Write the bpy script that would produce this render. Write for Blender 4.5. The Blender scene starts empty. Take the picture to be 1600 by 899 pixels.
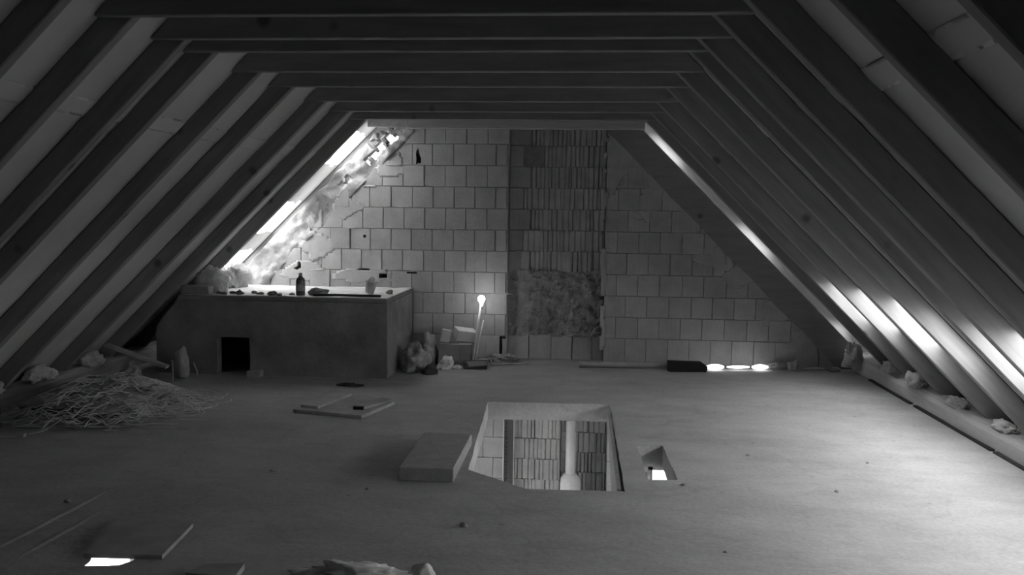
import bpy, bmesh, math, random
from mathutils import Vector, Matrix, Euler, noise

rnd = random.Random(7)
scene = bpy.context.scene
COL = scene.collection

# ------------------------------------------------------------------ camera
CAM_H = 1.70
YAW, PIT, ROL = 0.079, 0.082, -0.013
cam_d = bpy.data.cameras.new('camera')
cam_d.sensor_width = 36.0
cam_d.lens = 36.0 * 1400.0 / 1600.0
cam_d.clip_start = 0.05
cam = bpy.data.objects.new('camera', cam_d)
COL.objects.link(cam)
fw = Vector((-math.sin(YAW) * math.cos(PIT), math.cos(YAW) * math.cos(PIT), -math.sin(PIT)))
rt = Vector((math.cos(YAW), math.sin(YAW), 0))
dn = fw.cross(rt)
c_, s_ = math.cos(ROL), math.sin(ROL)
right = c_ * rt + s_ * dn
down = -s_ * rt + c_ * dn
cam.matrix_world = Matrix(((right.x, -down.x, -fw.x, 0.0),
                           (right.y, -down.y, -fw.y, 0.0),
                           (right.z, -down.z, -fw.z, CAM_H),
                           (0, 0, 0, 1)))
scene.camera = cam

# ------------------------------------------------------------------ sky and exposure
world = bpy.data.worlds.new('overcast_sky')
scene.world = world
world.use_nodes = True
bg = world.node_tree.nodes['Background']
bg.inputs['Color'].default_value = (1, 1, 1, 1)          # plain bright overcast sky, grey like the photograph
bg.inputs['Strength'].default_value = 12.0
scene.view_settings.view_transform = 'Standard'
scene.view_settings.look = 'None'
scene.view_settings.gamma = 1.0
scene.view_settings.use_curve_mapping = False
scene.view_settings.exposure = 0.0
scene.cycles.max_bounces = 10
scene.cycles.diffuse_bounces = 8
scene.cycles.sample_clamp_indirect = 6.0

# ------------------------------------------------------------------ key dimensions (metres)
D = 10.30                      # gable wall face
XL, XR, ZT = -2.36, 0.63, 2.69  # where the rafter undersides meet the underside of the collar ties
RD = 0.135                      # rafter depth
SK = RD                        # membrane lies on the rafters
Q = math.sqrt(0.5)
SLAB = 0.16
YB = -2.4                      # rear gable
LOWZ = -2.80                   # lower storey floor
SPAN_L, SPAN_R = -5.35, 3.62   # outer lower walls
SOUT = 3.95                    # slope distance from tie corner down to the eaves
S_RIDGE = -1.495 / Q           # slope distance up to the ridge


def slope(side, s, p, y):
    """side -1 left, +1 right; s down the slope from tie corner; p outward from rafter underside"""
    x0 = XL if side < 0 else XR
    return Vector((x0 + side * (s * Q + p * Q), y, ZT - s * Q + p * Q))


def s_at(z, p):
    return (ZT + p * Q - z) / Q


# ------------------------------------------------------------------ materials
def mat(name, col, rough=0.85, var=0.25, scale=6.0, bump=0.15, bscale=40.0, stretch=(1, 1, 1), emit=None,
        spec=0.2, fine=None, metal=0.0, detail=6.0):
    m = bpy.data.materials.new(name)
    m.use_nodes = True
    nt = m.node_tree
    N, L = nt.nodes, nt.links
    b = N['Principled BSDF']
    b.inputs['Roughness'].default_value = rough
    b.inputs['Specular IOR Level'].default_value = spec
    b.inputs['Metallic'].default_value = metal
    tc = N.new('ShaderNodeTexCoord')
    mp = N.new('ShaderNodeMapping')
    mp.inputs['Scale'].default_value = stretch
    L.new(tc.outputs['Object'], mp.inputs['Vector'])
    oi = N.new('ShaderNodeObjectInfo')
    ad = N.new('ShaderNodeVectorMath'); ad.operation = 'ADD'
    mul = N.new('ShaderNodeMath'); mul.operation = 'MULTIPLY'; mul.inputs[1].default_value = 31.0
    L.new(oi.outputs['Random'], mul.inputs[0])
    L.new(mp.outputs[0], ad.inputs[0]); L.new(mul.outputs[0], ad.inputs[1])
    n1 = N.new('ShaderNodeTexNoise')
    n1.inputs['Scale'].default_value = scale
    n1.inputs['Detail'].default_value = detail
    n1.inputs['Roughness'].default_value = 0.6
    L.new(ad.outputs[0], n1.inputs['Vector'])
    cr = N.new('ShaderNodeValToRGB')
    lo, hi = max(col * (1 - var), 0.0), min(col * (1 + var), 0.95)
    cr.color_ramp.elements[0].position = 0.3
    cr.color_ramp.elements[1].position = 0.7
    cr.color_ramp.elements[0].color = (lo, lo, lo, 1)
    cr.color_ramp.elements[1].color = (hi, hi, hi, 1)
    L.new(n1.outputs[0], cr.inputs[0])
    out = cr.outputs[0]
    # every copy of a piece is a touch lighter or darker
    mr = N.new('ShaderNodeMapRange')
    mr.inputs['To Min'].default_value = 1 - var * 0.5
    mr.inputs['To Max'].default_value = 1 + var * 0.5
    L.new(oi.outputs['Random'], mr.inputs['Value'])
    mx = N.new('ShaderNodeMix'); mx.data_type = 'RGBA'; mx.blend_type = 'MULTIPLY'
    mx.inputs['Factor'].default_value = 1.0
    L.new(out, mx.inputs['A']); L.new(mr.outputs[0], mx.inputs['B'])
    out = mx.outputs['Result']
    if fine:
        out = fine(nt, ad.outputs[0], out, tc)
    L.new(out, b.inputs['Base Color'])
    if bump > 0:
        n2 = N.new('ShaderNodeTexNoise')
        n2.inputs['Scale'].default_value = bscale
        n2.inputs['Detail'].default_value = 5
        L.new(ad.outputs[0], n2.inputs['Vector'])
        bp = N.new('ShaderNodeBump')
        bp.inputs['Strength'].default_value = bump
        bp.inputs['Distance'].default_value = 0.02
        L.new(n2.outputs[0], bp.inputs['Height'])
        L.new(bp.outputs[0], b.inputs['Normal'])
    if emit:
        b.inputs['Emission Color'].default_value = (1, 1, 1, 1)
        b.inputs['Emission Strength'].default_value = emit
    return m


def mulcol(nt, a, fac_socket, dark):
    """multiply colour a by a grey between dark and 1, driven by fac"""
    N, L = nt.nodes, nt.links
    mr = N.new('ShaderNodeMapRange')
    mr.inputs['To Min'].default_value = dark
    mr.inputs['To Max'].default_value = 1.0
    L.new(fac_socket, mr.inputs['Value'])
    mx = N.new('ShaderNodeMix'); mx.data_type = 'RGBA'; mx.blend_type = 'MULTIPLY'
    mx.inputs['Factor'].default_value = 1.0
    L.new(a, mx.inputs['A']); L.new(mr.outputs[0], mx.inputs['B'])
    return mx.outputs['Result']


def knots(nt, vec, out, tc):
    N, L = nt.nodes, nt.links
    v = N.new('ShaderNodeTexVoronoi'); v.inputs['Scale'].default_value = 2.6
    oi = N.new('ShaderNodeObjectInfo')
    m3 = N.new('ShaderNodeMath'); m3.operation = 'MULTIPLY'; m3.inputs[1].default_value = 57.0
    L.new(oi.outputs['Random'], m3.inputs[0])
    a3 = N.new('ShaderNodeVectorMath'); a3.operation = 'ADD'
    L.new(tc.outputs['Object'], a3.inputs[0]); L.new(m3.outputs[0], a3.inputs[1])
    L.new(a3.outputs[0], v.inputs['Vector'])
    mr = N.new('ShaderNodeMapRange'); mr.interpolation_type = 'SMOOTHSTEP'
    mr.inputs['From Min'].default_value = 0.05; mr.inputs['From Max'].default_value = 0.15
    L.new(v.outputs['Distance'], mr.inputs['Value'])
    return mulcol(nt, out, mr.outputs[0], 0.45)


def comb(nt, vec, out, tc):
    """fine vertical combing of clay blocks"""
    N, L = nt.nodes, nt.links
    w = N.new('ShaderNodeTexWave'); w.wave_type = 'BANDS'; w.bands_direction = 'X'
    w.inputs['Scale'].default_value = 22.0; w.inputs['Distortion'].default_value = 0.3
    L.new(tc.outputs['Object'], w.inputs['Vector'])
    return mulcol(nt, out, w.outputs['Fac'], 0.86)


def floor_fine(nt, vec, out, tc):
    N, L = nt.nodes, nt.links
    # trowel streaks running across the slab
    mp = N.new('ShaderNodeMapping'); mp.inputs['Scale'].default_value = (0.8, 1.7, 1); mp.inputs['Rotation'].default_value = (0, 0, 0.12)
    L.new(tc.outputs['Object'], mp.inputs['Vector'])
    n = N.new('ShaderNodeTexNoise'); n.inputs['Scale'].default_value = 2.2; n.inputs['Detail'].default_value = 9; n.inputs['Roughness'].default_value = 0.68
    L.new(mp.outputs[0], n.inputs['Vector'])
    mr = N.new('ShaderNodeMapRange'); mr.inputs['From Min'].default_value = 0.34; mr.inputs['From Max'].default_value = 0.6
    L.new(n.outputs[0], mr.inputs['Value'])
    o = mulcol(nt, out, mr.outputs[0], 0.86)
    # small dark specks
    v = N.new('ShaderNodeTexVoronoi'); v.inputs['Scale'].default_value = 3.3
    L.new(vec, v.inputs['Vector'])
    m2 = N.new('ShaderNodeMapRange'); m2.inputs['From Min'].default_value = 0.02; m2.inputs['From Max'].default_value = 0.07
    L.new(v.outputs['Distance'], m2.inputs['Value'])
    o = mulcol(nt, o, m2.outputs[0], 0.7)
    n5 = N.new('ShaderNodeTexNoise'); n5.inputs['Scale'].default_value = 38.0; n5.inputs['Detail'].default_value = 4; n5.inputs['Roughness'].default_value = 0.7
    L.new(tc.outputs['Object'], n5.inputs['Vector'])
    m5 = N.new('ShaderNodeMapRange'); m5.inputs['From Min'].default_value = 0.35; m5.inputs['From Max'].default_value = 0.65
    L.new(n5.outputs[0], m5.inputs['Value'])
    o = mulcol(nt, o, m5.outputs[0], 0.84)
    # scuff marks: thin wandering lines
    n6 = N.new('ShaderNodeTexNoise'); n6.inputs['Scale'].default_value = 0.9; n6.inputs['Detail'].default_value = 3
    L.new(tc.outputs['Object'], n6.inputs['Vector'])
    s6 = N.new('ShaderNodeMath'); s6.operation = 'SUBTRACT'; s6.inputs[1].default_value = 0.5
    L.new(n6.outputs[0], s6.inputs[0])
    a6 = N.new('ShaderNodeMath'); a6.operation = 'ABSOLUTE'; L.new(s6.outputs[0], a6.inputs[0])
    m6 = N.new('ShaderNodeMapRange'); m6.inputs['From Min'].default_value = 0.0; m6.inputs['From Max'].default_value = 0.012
    L.new(a6.outputs[0], m6.inputs['Value'])
    return mulcol(nt, o, m6.outputs[0], 0.93)


def perforations(nt, vec, out, tc):
    N, L = nt.nodes, nt.links
    return out


M = {}
M['rafter'] = mat('sawn_spruce', 0.235, 0.8, 0.16, 3.0, 0.06, 20, (0.7, 6, 6), fine=knots)
M['pale_wood'] = mat('pale_planed_wood', 0.45, 0.7, 0.15, 3.0, 0.08, 20, (0.6, 9, 9))
M['plate_wood'] = mat('weathered_timber', 0.40, 0.85, 0.22, 2.0, 0.2, 18, (4, 0.6, 4))
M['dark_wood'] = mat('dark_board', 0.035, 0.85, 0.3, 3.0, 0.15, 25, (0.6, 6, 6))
M['board'] = mat('dusty_board', 0.34, 0.85, 0.2, 4.0, 0.1, 30)
M['membrane'] = mat('roof_membrane', 0.52, 0.75, 0.08, 2.5, 0.06, 9, (1, 1, 1))
M['brick'] = mat('clay_block', 0.45, 0.9, 0.16, 5.0, 0.18, 60, fine=comb)
M['rib_brick'] = mat('ribbed_clay_block', 0.45, 0.9, 0.2, 5.0, 0.2, 50)
M['mortar'] = mat('mortar', 0.36, 0.95, 0.25, 9.0, 0.5, 30)
M['core'] = mat('mortar_joint', 0.34, 0.95, 0.3, 8.0, 0.4, 40)
M['plaster_smear'] = mat('smeared_mortar', 0.42, 0.95, 0.10, 4.0, 0.3, 22)
M['floor'] = mat('concrete_floor', 0.40, 0.9, 0.17, 0.9, 0.22, 14, fine=floor_fine)
M['concrete'] = mat('raw_concrete', 0.45, 0.95, 0.15, 5.0, 0.25, 30)
M['render'] = mat('grey_render', 0.20, 0.95, 0.3, 3.0, 0.35, 25)
M['dust'] = mat('dusty_topping', 0.58, 0.95, 0.18, 9.0, 0.4, 45)
M['wool'] = mat('mineral_wool', 0.52, 1.0, 0.2, 14.0, 0.7, 60)
M['straw'] = mat('pale_straw', 0.58, 0.7, 0.35, 3.0, 0.0)
M['foam'] = mat('foam_board', 0.31, 0.9, 0.12, 12.0, 0.3, 60)
M['paper'] = mat('crumpled_paper', 0.72, 0.9, 0.1, 8.0, 0.2, 30)
M['card'] = mat('cardboard', 0.30, 0.9, 0.15, 5.0, 0.1, 30)
M['card_light'] = mat('light_cardboard', 0.62, 0.9, 0.1, 5.0, 0.1, 30)
M['black'] = mat('black_plastic', 0.02, 0.6, 0.3, 6.0, 0.05, 30)
M['glass_dark'] = mat('dark_bottle', 0.10, 0.25, 0.2, 6.0, 0.0, spec=0.5)
M['label'] = mat('bottle_label', 0.45, 0.8, 0.15, 9.0, 0.0)
M['metal'] = mat('galvanised_steel', 0.45, 0.45, 0.12, 8.0, 0.05, 30, spec=0.5)
M['dark_metal'] = mat('dark_steel', 0.10, 0.5, 0.2, 8.0, 0.05, 30, spec=0.4)
M['pvc'] = mat('white_plastic_pipe', 0.70, 0.4, 0.08, 5.0, 0.0, spec=0.4)
M['crumb'] = mat('mortar_crumb', 0.20, 0.95, 0.4, 12.0, 0.3, 40)
M['chip'] = mat('dark_chip', 0.06, 0.95, 0.4, 12.0, 0.3, 40)
M['sack'] = mat('dusty_sack', 0.34, 0.95, 0.3, 7.0, 0.5, 25)
M['bulb'] = mat('lit_bulb', 0.9, 0.5, 0.0, 5.0, 0.0, emit=28.0)
M['tube'] = mat('lit_tube', 0.9, 0.5, 0.0, 5.0, 0.0, emit=4.0)
M['plain_wall'] = mat('lower_plaster', 0.55, 0.95, 0.1, 3.0, 0.1, 20)


# ------------------------------------------------------------------ mesh helpers
def mesh_obj(name, bm, material, parent=None, smooth=False, matrix=None):
    me = bpy.data.meshes.new(name)
    bmesh.ops.recalc_face_normals(bm, faces=bm.faces[:])
    bm.to_mesh(me); bm.free()
    if smooth:
        for p in me.polygons:
            p.use_smooth = True
    me.materials.append(M[material])
    return link(name, me, parent, matrix)


def link(name, me, parent=None, matrix=None):
    o = bpy.data.objects.new(name, me)
    COL.objects.link(o)
    if parent:
        o.parent = parent
    if matrix is not None:
        o.matrix_basis = matrix
    return o


def tag(o, label, cat, group=None, kind=None):
    o['label'] = label
    o['category'] = cat
    if group:
        o['group'] = group
    if kind:
        o['kind'] = kind
    return o


def struct(o, label=None):
    o['kind'] = 'structure'
    if label:
        o['label'] = label
    return o


def thing(name, loc, rz=0.0, label=None, cat=None, group=None):
    e = bpy.data.objects.new(name, None)
    e.empty_display_size = 0.1
    COL.objects.link(e)
    e.location = loc
    e.rotation_euler = (0, 0, rz)
    if label:
        tag(e, label, cat, group)
    return e


def box(bm, x0, x1, y0, y1, z0, z1, mtx=None, bevel=0.0, jit=0.0):
    vs = [Vector((x, y, z)) for x in (x0, x1) for y in (y0, y1) for z in (z0, z1)]
    if jit:
        vs = [v + Vector((rnd.uniform(-jit, jit), rnd.uniform(-jit, jit), rnd.uniform(-jit, jit))) for v in vs]
    if mtx is not None:
        vs = [mtx @ v for v in vs]
    vv = [bm.verts.new(v) for v in vs]
    fs = []
    for f in ((0, 1, 3, 2), (4, 6, 7, 5), (0, 4, 5, 1), (2, 3, 7, 6), (0, 2, 6, 4), (1, 5, 7, 3)):
        fs.append(bm.faces.new([vv[i] for i in f]))
    if bevel:
        bm.normal_update()
        es = list({e for f in fs for e in f.edges})
        bmesh.ops.bevel(bm, geom=es, offset=bevel, segments=1, affect='EDGES')
    return vv


def bx(name, dims, material, parent=None, bevel=0.0, jit=0.0, matrix=None):
    bm = bmesh.new()
    box(bm, *dims, bevel=bevel, jit=jit)
    return mesh_obj(name, bm, material, parent, matrix=matrix)


def prism(bm, pts, axis, a, b):
    """extrude the 2D polygon pts along axis from a to b"""
    def mk(u, v, w):
        return {'x': (w, u, v), 'y': (u, w, v), 'z': (u, v, w)}[axis]
    va = [bm.verts.new(mk(u, v, a)) for u, v in pts]
    vb = [bm.verts.new(mk(u, v, b)) for u, v in pts]
    bm.faces.new(va); bm.faces.new(vb[::-1])
    n = len(pts)
    for i in range(n):
        bm.faces.new((va[i], va[(i + 1) % n], vb[(i + 1) % n], vb[i]))


def grid_slab(bm, us, vs, holes, fn, w0, w1):
    """rectangles us x vs with rectangular holes, thickness w0..w1, mapped by fn(u,v,w)"""
    us = sorted(set([u for u in us] + [h[i] for h in holes for i in (0, 1)]))
    vs = sorted(set([v for v in vs] + [h[i] for h in holes for i in (2, 3)]))
    us = [u for u in us]; vs = [v for v in vs]
    cache = {}

    def vert(i, j, k):
        if (i, j, k) not in cache:
            cache[(i, j, k)] = bm.verts.new(fn(us[i], vs[j], (w0, w1)[k]))
        return cache[(i, j, k)]

    def solid(i, j):
        if i < 0 or j < 0 or i >= len(us) - 1 or j >= len(vs) - 1:
            return False
        cu, cv = (us[i] + us[i + 1]) / 2, (vs[j] + vs[j + 1]) / 2
        return not any(h[0] < cu < h[1] and h[2] < cv < h[3] for h in holes)
    for i in range(len(us) - 1):
        for j in range(len(vs) - 1):
            if not solid(i, j):
                continue
            for k in (0, 1):
                bm.faces.new([vert(i, j, k), vert(i + 1, j, k), vert(i + 1, j + 1, k), vert(i, j + 1, k)])
            for (di, dj, a, b) in ((-1, 0, (i, j), (i, j + 1)), (1, 0, (i + 1, j), (i + 1, j + 1)),
                                   (0, -1, (i, j), (i + 1, j)), (0, 1, (i, j + 1), (i + 1, j + 1))):
                if not solid(i + di, j + dj):
                    bm.faces.new([vert(*a, 0), vert(*b, 0), vert(*b, 1), vert(*a, 1)])


def tube(bm, pts, r, n=8, cap=True):
    pts = [Vector(p) for p in pts]
    rs = r if isinstance(r, (list, tuple)) else [r] * len(pts)
    rings = []
    ref = None
    for i, p in enumerate(pts):
        t = (pts[min(i + 1, len(pts) - 1)] - pts[max(i - 1, 0)]).normalized()
        if ref is None:
            ref = Vector((0, 0, 1)) if abs(t.z) < 0.9 else Vector((1, 0, 0))
        a = t.cross(ref).normalized(); b = t.cross(a).normalized()
        ref = -b if False else ref
        rings.append([bm.verts.new(p + rs[i] * (math.cos(q) * a + math.sin(q) * b))
                      for q in [2 * math.pi * k / n for k in range(n)]])
    for i in range(len(rings) - 1):
        for k in range(n):
            bm.faces.new((rings[i][k], rings[i][(k + 1) % n], rings[i + 1][(k + 1) % n], rings[i + 1][k]))
    if cap:
        bm.faces.new(rings[0][::-1]); bm.faces.new(rings[-1])


def lathe(bm, prof, n=20, c=(0, 0, 0)):
    rings = [[bm.verts.new((c[0] + r * math.cos(2 * math.pi * k / n), c[1] + r * math.sin(2 * math.pi * k / n), c[2] + z))
              for k in range(n)] for r, z in prof]
    for i in range(len(rings) - 1):
        for k in range(n):
            bm.faces.new((rings[i][k], rings[i][(k + 1) % n], rings[i + 1][(k + 1) % n], rings[i + 1][k]))
    bm.faces.new(rings[0][::-1]); bm.faces.new(rings[-1])


def lump_bm(size, seed, sub=3, amp=0.35, freq=1.6, ridged=0.0, flat=True):
    bm = bmesh.new()
    bmesh.ops.create_icosphere(bm, subdivisions=sub, radius=1.0)
    off = Vector((seed * 3.17, seed * 1.91, seed * 7.3))
    for v in bm.verts:
        d = v.co.normalized()
        k = 1 + amp * noise.noise(d * freq + off) + amp * 0.5 * noise.noise(d * freq * 2.7 + off)
        if ridged:
            k += ridged * abs(noise.noise(d * freq * 4 + off)) - ridged * 0.25
        co = d * k
        if flat:
            co.z = max(co.z, -0.45)
        v.co = Vector((co.x * size[0], co.y * size[1], (co.z + (0.45 if flat else 0)) * size[2]))
    return bm


def lump(name, loc, size, material, seed, label=None, cat=None, group=None, parent=None, sub=3, amp=0.35, freq=1.6,
         ridged=0.0, rz=0.0, smooth=True, tilt=(0, 0), flat=True):
    bm = lump_bm(size, seed, sub, amp, freq, ridged, flat)
    o = mesh_obj(name, bm, material, parent, smooth)
    o.location = loc
    o.rotation_euler = (tilt[0], tilt[1], rz)
    if label:
        tag(o, label, cat, group)
    return o


# ------------------------------------------------------------------ trusses' stations (near face of each collar tie)
ST = [-1.95, -1.2, -0.45, 0.3, 1.05, 1.8, 2.5, 3.2, 3.95, 4.52, 5.13, 5.54, 6.33, 7.08, 8.00, 8.80, 9.53]
TIE_T, RAF_T = 0.06, 0.07
OUT_RAF = 10.75                # the verge rafter beyond the gable wall
SKY0, SKY1 = YB - 0.3, 11.05   # membrane extent in y

# ------------------------------------------------------------------ floor slab with its openings
hatch = [(-0.835, 7.97), (0.262, 8.01), (0.285, 5.45), (-0.33, 5.43), (-0.735, 5.80)]
vent = [(0.42, 6.57), (0.615, 6.60), (0.635, 5.74), (0.44, 5.72)]
corner_hole = [(-2.44, 4.42), (-2.13, 4.42), (-2.15, 4.06), (-2.185, 4.0), (-2.27, 3.985), (-2.34, 3.975)]
outer = [(SPAN_L - 0.35, YB - 0.3), (SPAN_R + 0.45, YB - 0.3), (SPAN_R + 0.45, D + 0.32), (SPAN_L - 0.35, D + 0.32)]


def rough_loop(pts, amp, step):
    out = []
    n = len(pts)
    for i in range(n):
        a, b = Vector(pts[i]), Vector(pts[(i + 1) % n])
        k = max(1, int((b - a).length / step))
        for j in range(k):
            p = a.lerp(b, j / k)
            if j:
                p += Vector((rnd.uniform(-amp, amp), rnd.uniform(-amp, amp)))
            out.append((p.x, p.y))
    return out


def floor_slab():
    bm = bmesh.new()
    loops = [outer, rough_loop(hatch, 0.004, 0.12), rough_loop(vent, 0.004, 0.15), rough_loop(corner_hole, 0.008, 0.05)]
    tops = []
    for z in (0.0, -SLAB):
        lv = []
        edges = []
        for lp in loops:
            if lp is loops[3] and z < 0:     # broken out wider underneath
                lp = [(x - 0.30 if x < -2.2 else x, y + 0.25 if y > 4.03 else y) for x, y in lp]
            vs = [bm.verts.new((x, y, z)) for x, y in lp]
            edges += [bm.edges.new((vs[i], vs[(i + 1) % len(vs)])) for i in range(len(vs))]
            lv.append(vs)
        bmesh.ops.triangle_fill(bm, use_beauty=True, use_dissolve=False, edges=edges)
        tops.append(lv)
    for a, b in zip(*tops):
        n = len(a)
        for i in range(n):
            bm.faces.new((a[i], a[(i + 1) % n], b[(i + 1) % n], b[i]))
    return bm


floor = struct(mesh_obj('floor', floor_slab(), 'floor'), 'pale dusty concrete floor slab with a large hatch and small openings')

# ------------------------------------------------------------------ ground outside
struct(bx('ground', (-60, 60, -60, 60, LOWZ - 0.5, LOWZ - 0.3), 'concrete'), 'grey ground around the house')
# ------------------------------------------------------------------ lower storey shell
LY0 = YB
win_far = (0.80, 1.95, -2.35, -1.14)
shaft = (-0.23, 0.32, LOWZ, -SLAB)
bm = bmesh.new()
grid_slab(bm, [SPAN_L, SPAN_R], [LOWZ, -SLAB], [win_far, shaft], lambda u, v, w: Vector((u, w, v)), D + 0.06, D + 0.30)
low_far = struct(mesh_obj('wall_lower_far', bm, 'core'), 'clay block wall of the storey below, seen through the hatch')
wl = [(8.25, 10.05, -2.75, -0.95), (3.4, 6.6, -2.2, -0.6)]
bm = bmesh.new()
grid_slab(bm, [LY0, D + 0.3], [LOWZ, -SLAB], wl, lambda u, v, w: Vector((w, u, v)), SPAN_L - 0.25, SPAN_L)
struct(mesh_obj('wall_lower_left', bm, 'plain_wall'))
wr = [(3.8, 6.2, -2.1, -0.7)]
bm = bmesh.new()
grid_slab(bm, [LY0, D + 0.3], [LOWZ, -SLAB], wr, lambda u, v, w: Vector((w, u, v)), SPAN_R, SPAN_R + 0.25)
struct(mesh_obj('wall_lower_right', bm, 'plain_wall'))
bm = bmesh.new()
box(bm, -0.5, 0.6, D + 0.42, D + 0.5, LOWZ, -SLAB)
box(bm, -0.31, -0.23, D + 0.30, D + 0.42, LOWZ, -SLAB)
box(bm, 0.32, 0.40, D + 0.30, D + 0.42, LOWZ, -SLAB)
mesh_obj('shaft_wall', bm, 'core', low_far)
struct(bx('wall_lower_near', (SPAN_L - 0.25, SPAN_R + 0.25, LY0 - 0.25, LY0, LOWZ, -SLAB), 'plain_wall'))
struct(bx('floor_lower', (SPAN_L - 0.25, SPAN_R + 0.25, LY0 - 0.25, D + 0.3, LOWZ - 0.15, LOWZ), 'concrete'))
# frames of the openings below
fr = thing('window_1', (0, 0, 0)); struct(fr)
for d_ in ((0.80, 0.86, D + 0.1, D + 0.18, -2.35, -1.14), (1.89, 1.95, D + 0.1, D + 0.18, -2.35, -1.14),
           (0.80, 1.95, D + 0.1, D + 0.18, -2.35, -2.29), (0.80, 1.95, D + 0.1, D + 0.18, -1.275, -1.215)):
    bx('window_frame', d_, 'pale_wood', fr)

# ------------------------------------------------------------------ roof: membrane sheets with the gaps that let daylight in
ceiling = thing('ceiling', (0, 0, 0)); struct(ceiling, 'underside of the roof, pale membrane laid over the rafters')
S_SEAM_A, S_SEAM_B = s_at(2.17, SK), s_at(2.27, SK)
S_EAVE = s_at(-0.22, SK)


def raf_y(i):
    return ST[i] + TIE_T, ST[i] + TIE_T + RAF_T


# right side: one gap per bay at about 0.9 m height
right_gaps = []
for i in range(6, 15):
    y0, y1 = raf_y(i)[1], raf_y(i + 1)[0]
    ya = y0 + 0.02 if i < 13 else y1 - 0.36 if i == 13 else y1 - 0.30
    right_gaps.append((s_at(1.08, SK), s_at(0.73, SK), ya, y1 - (0.08 if i == 11 or i <= 8 else 0.012)))
right_gaps += [(s_at(2.66, SK), s_at(2.36, SK), 10.34, 10.70), (s_at(1.62, SK), s_at(1.30, SK), 10.34, 10.70),
               (s_at(0.50, SK), s_at(0.38, SK), 10.34, 10.70)]
left_gaps = [(s_at(2.62, SK), s_at(2.24, SK), 9.68, 10.70), (s_at(1.80, SK), s_at(1.44, SK), 9.68, 10.70),
             (s_at(1.22, SK), s_at(1.02, SK), 9.86, 10.70)]


def lin_(a, b, n):
    return [a + (b - a) * k / n for k in range(n + 1)]


def clip(h, s0, s1):
    a, b = max(h[0], s0), min(h[1], s1)
    return (a, b, h[2], h[3]) if b > a else None


for side, gaps in ((-1, left_gaps), (1, right_gaps)):
    for (s0, s1, p0) in ((S_RIDGE - SK, S_SEAM_B, SK), (S_SEAM_B - 0.12, S_EAVE, SK + 0.0045)):
        hh = gaps
        if side < 0:      # torn edges on the left
            hh = []
            for h in gaps:
                ys = lin_(h[2], h[3], 9)
                for a, b in zip(ys, ys[1:]):
                    hh.append((h[0] + 0.05 * noise.noise(Vector((a * 9, h[0] * 5, 0))), h[1] + 0.06 * noise.noise(Vector((a * 9, h[1] * 5, 4))), a, b))
        hs = [c for c in (clip(h, s0, s1) for h in hh) if c]
        bm = bmesh.new()
        grid_slab(bm, [s0, s1], [SKY0, SKY1], hs, lambda u, v, w, side=side: slope(side, u, w, v), p0, p0 + 0.005)
        mesh_obj('membrane_sheet', bm, 'membrane', ceiling)

# ------------------------------------------------------------------ roof trusses
ordinal = ['first', 'second', 'third', 'fourth', 'fifth', 'sixth', 'seventh', 'eighth', 'ninth', 'tenth', 'eleventh',
           'twelfth', 'thirteenth', 'fourteenth', 'fifteenth', 'sixteenth', 'seventeenth']
RL = s_at(0.13, 0) - S_RIDGE


def rafter_mesh():
    bm = bmesh.new()
    # local x down the slope, y along the house, z outward; plumb cut at the ridge, level seat at the foot
    prof = [(RD * 0.0, 0.0), (-RD, RD), (RL - RD * 0.0 - 0.0, RD), (RL, 0.0)]
    prof = [(0.0, 0.0), (-RD, RD), (RL + RD, RD), (RL, 0.0)]
    prism(bm, prof, 'y', 0.0, RAF_T)
    bmesh.ops.bevel(bm, geom=[e for e in bm.edges if abs((e.verts[0].co - e.verts[1].co).x) > 1], offset=0.006, segments=1, affect='EDGES')
    bmesh.ops.recalc_face_normals(bm, faces=bm.faces[:])
    me = bpy.data.meshes.new('rafter')
    bm.to_mesh(me); bm.free()
    me.materials.append(M['rafter'])
    return me


RAF = rafter_mesh()


def raf_matrix(side, y):
    o = slope(side, S_RIDGE, 0, y)
    ex = Vector((side * Q, 0, -Q)); ez = Vector((side * Q, 0, Q)); ey = Vector((0, 1, 0))
    m = Matrix((ex, ey, ez)).transposed().to_4x4()
    m.translation = o
    return m


def tie_mesh(z0, z1):
    bm = bmesh.new()
    cx = (XL + XR) / 2
    half0 = (XR - XL) / 2 + (ZT - z0) + SK / Q - 0.015
    half1 = (XR - XL) / 2 + (ZT - z1) + SK / Q - 0.015
    prism(bm, [(-half0, z0), (half0, z0), (half1, z1), (-half1, z1)], 'y', 0, TIE_T)
    bmesh.ops.bevel(bm, geom=[e for e in bm.edges if abs((e.verts[0].co - e.verts[1].co).x) > 1], offset=0.005, segments=1, affect='EDGES')
    bmesh.ops.recalc_face_normals(bm, faces=bm.faces[:])
    me = bpy.data.meshes.new('collar_tie')
    bm.to_mesh(me); bm.free()
    me.materials.append(M['rafter'])
    return me


TIE = tie_mesh(ZT, ZT + 0.17)
for i, y in enumerate(ST):
    k = len(ST) - 1 - i
    t = thing('roof_truss', ((XL + XR) / 2, y + TIE_T, 0.0), 0,
              'dark timber rafter pair joined by a collar tie, %s truss from the block gable wall' % ordinal[k], 'roof truss', 'roof trusses')
    inv = Matrix.Translation(t.location).inverted()
    for side in (-1, 1):
        link('rafter', RAF, t, inv @ raf_matrix(side, y + TIE_T))
    link('collar_tie', TIE, t, inv @ Matrix.Translation(((XL + XR) / 2, y, 0)))
vt = thing('verge_rafters', ((XL + XR) / 2, OUT_RAF, 0.0), 0, 'timber rafter pair out beyond the top of the block gable wall', 'roof truss')
vt.name = 'verge_truss'
inv = Matrix.Translation(vt.location).inverted()
for side in (-1, 1):
    link('rafter', RAF, vt, inv @ raf_matrix(side, OUT_RAF))
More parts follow.
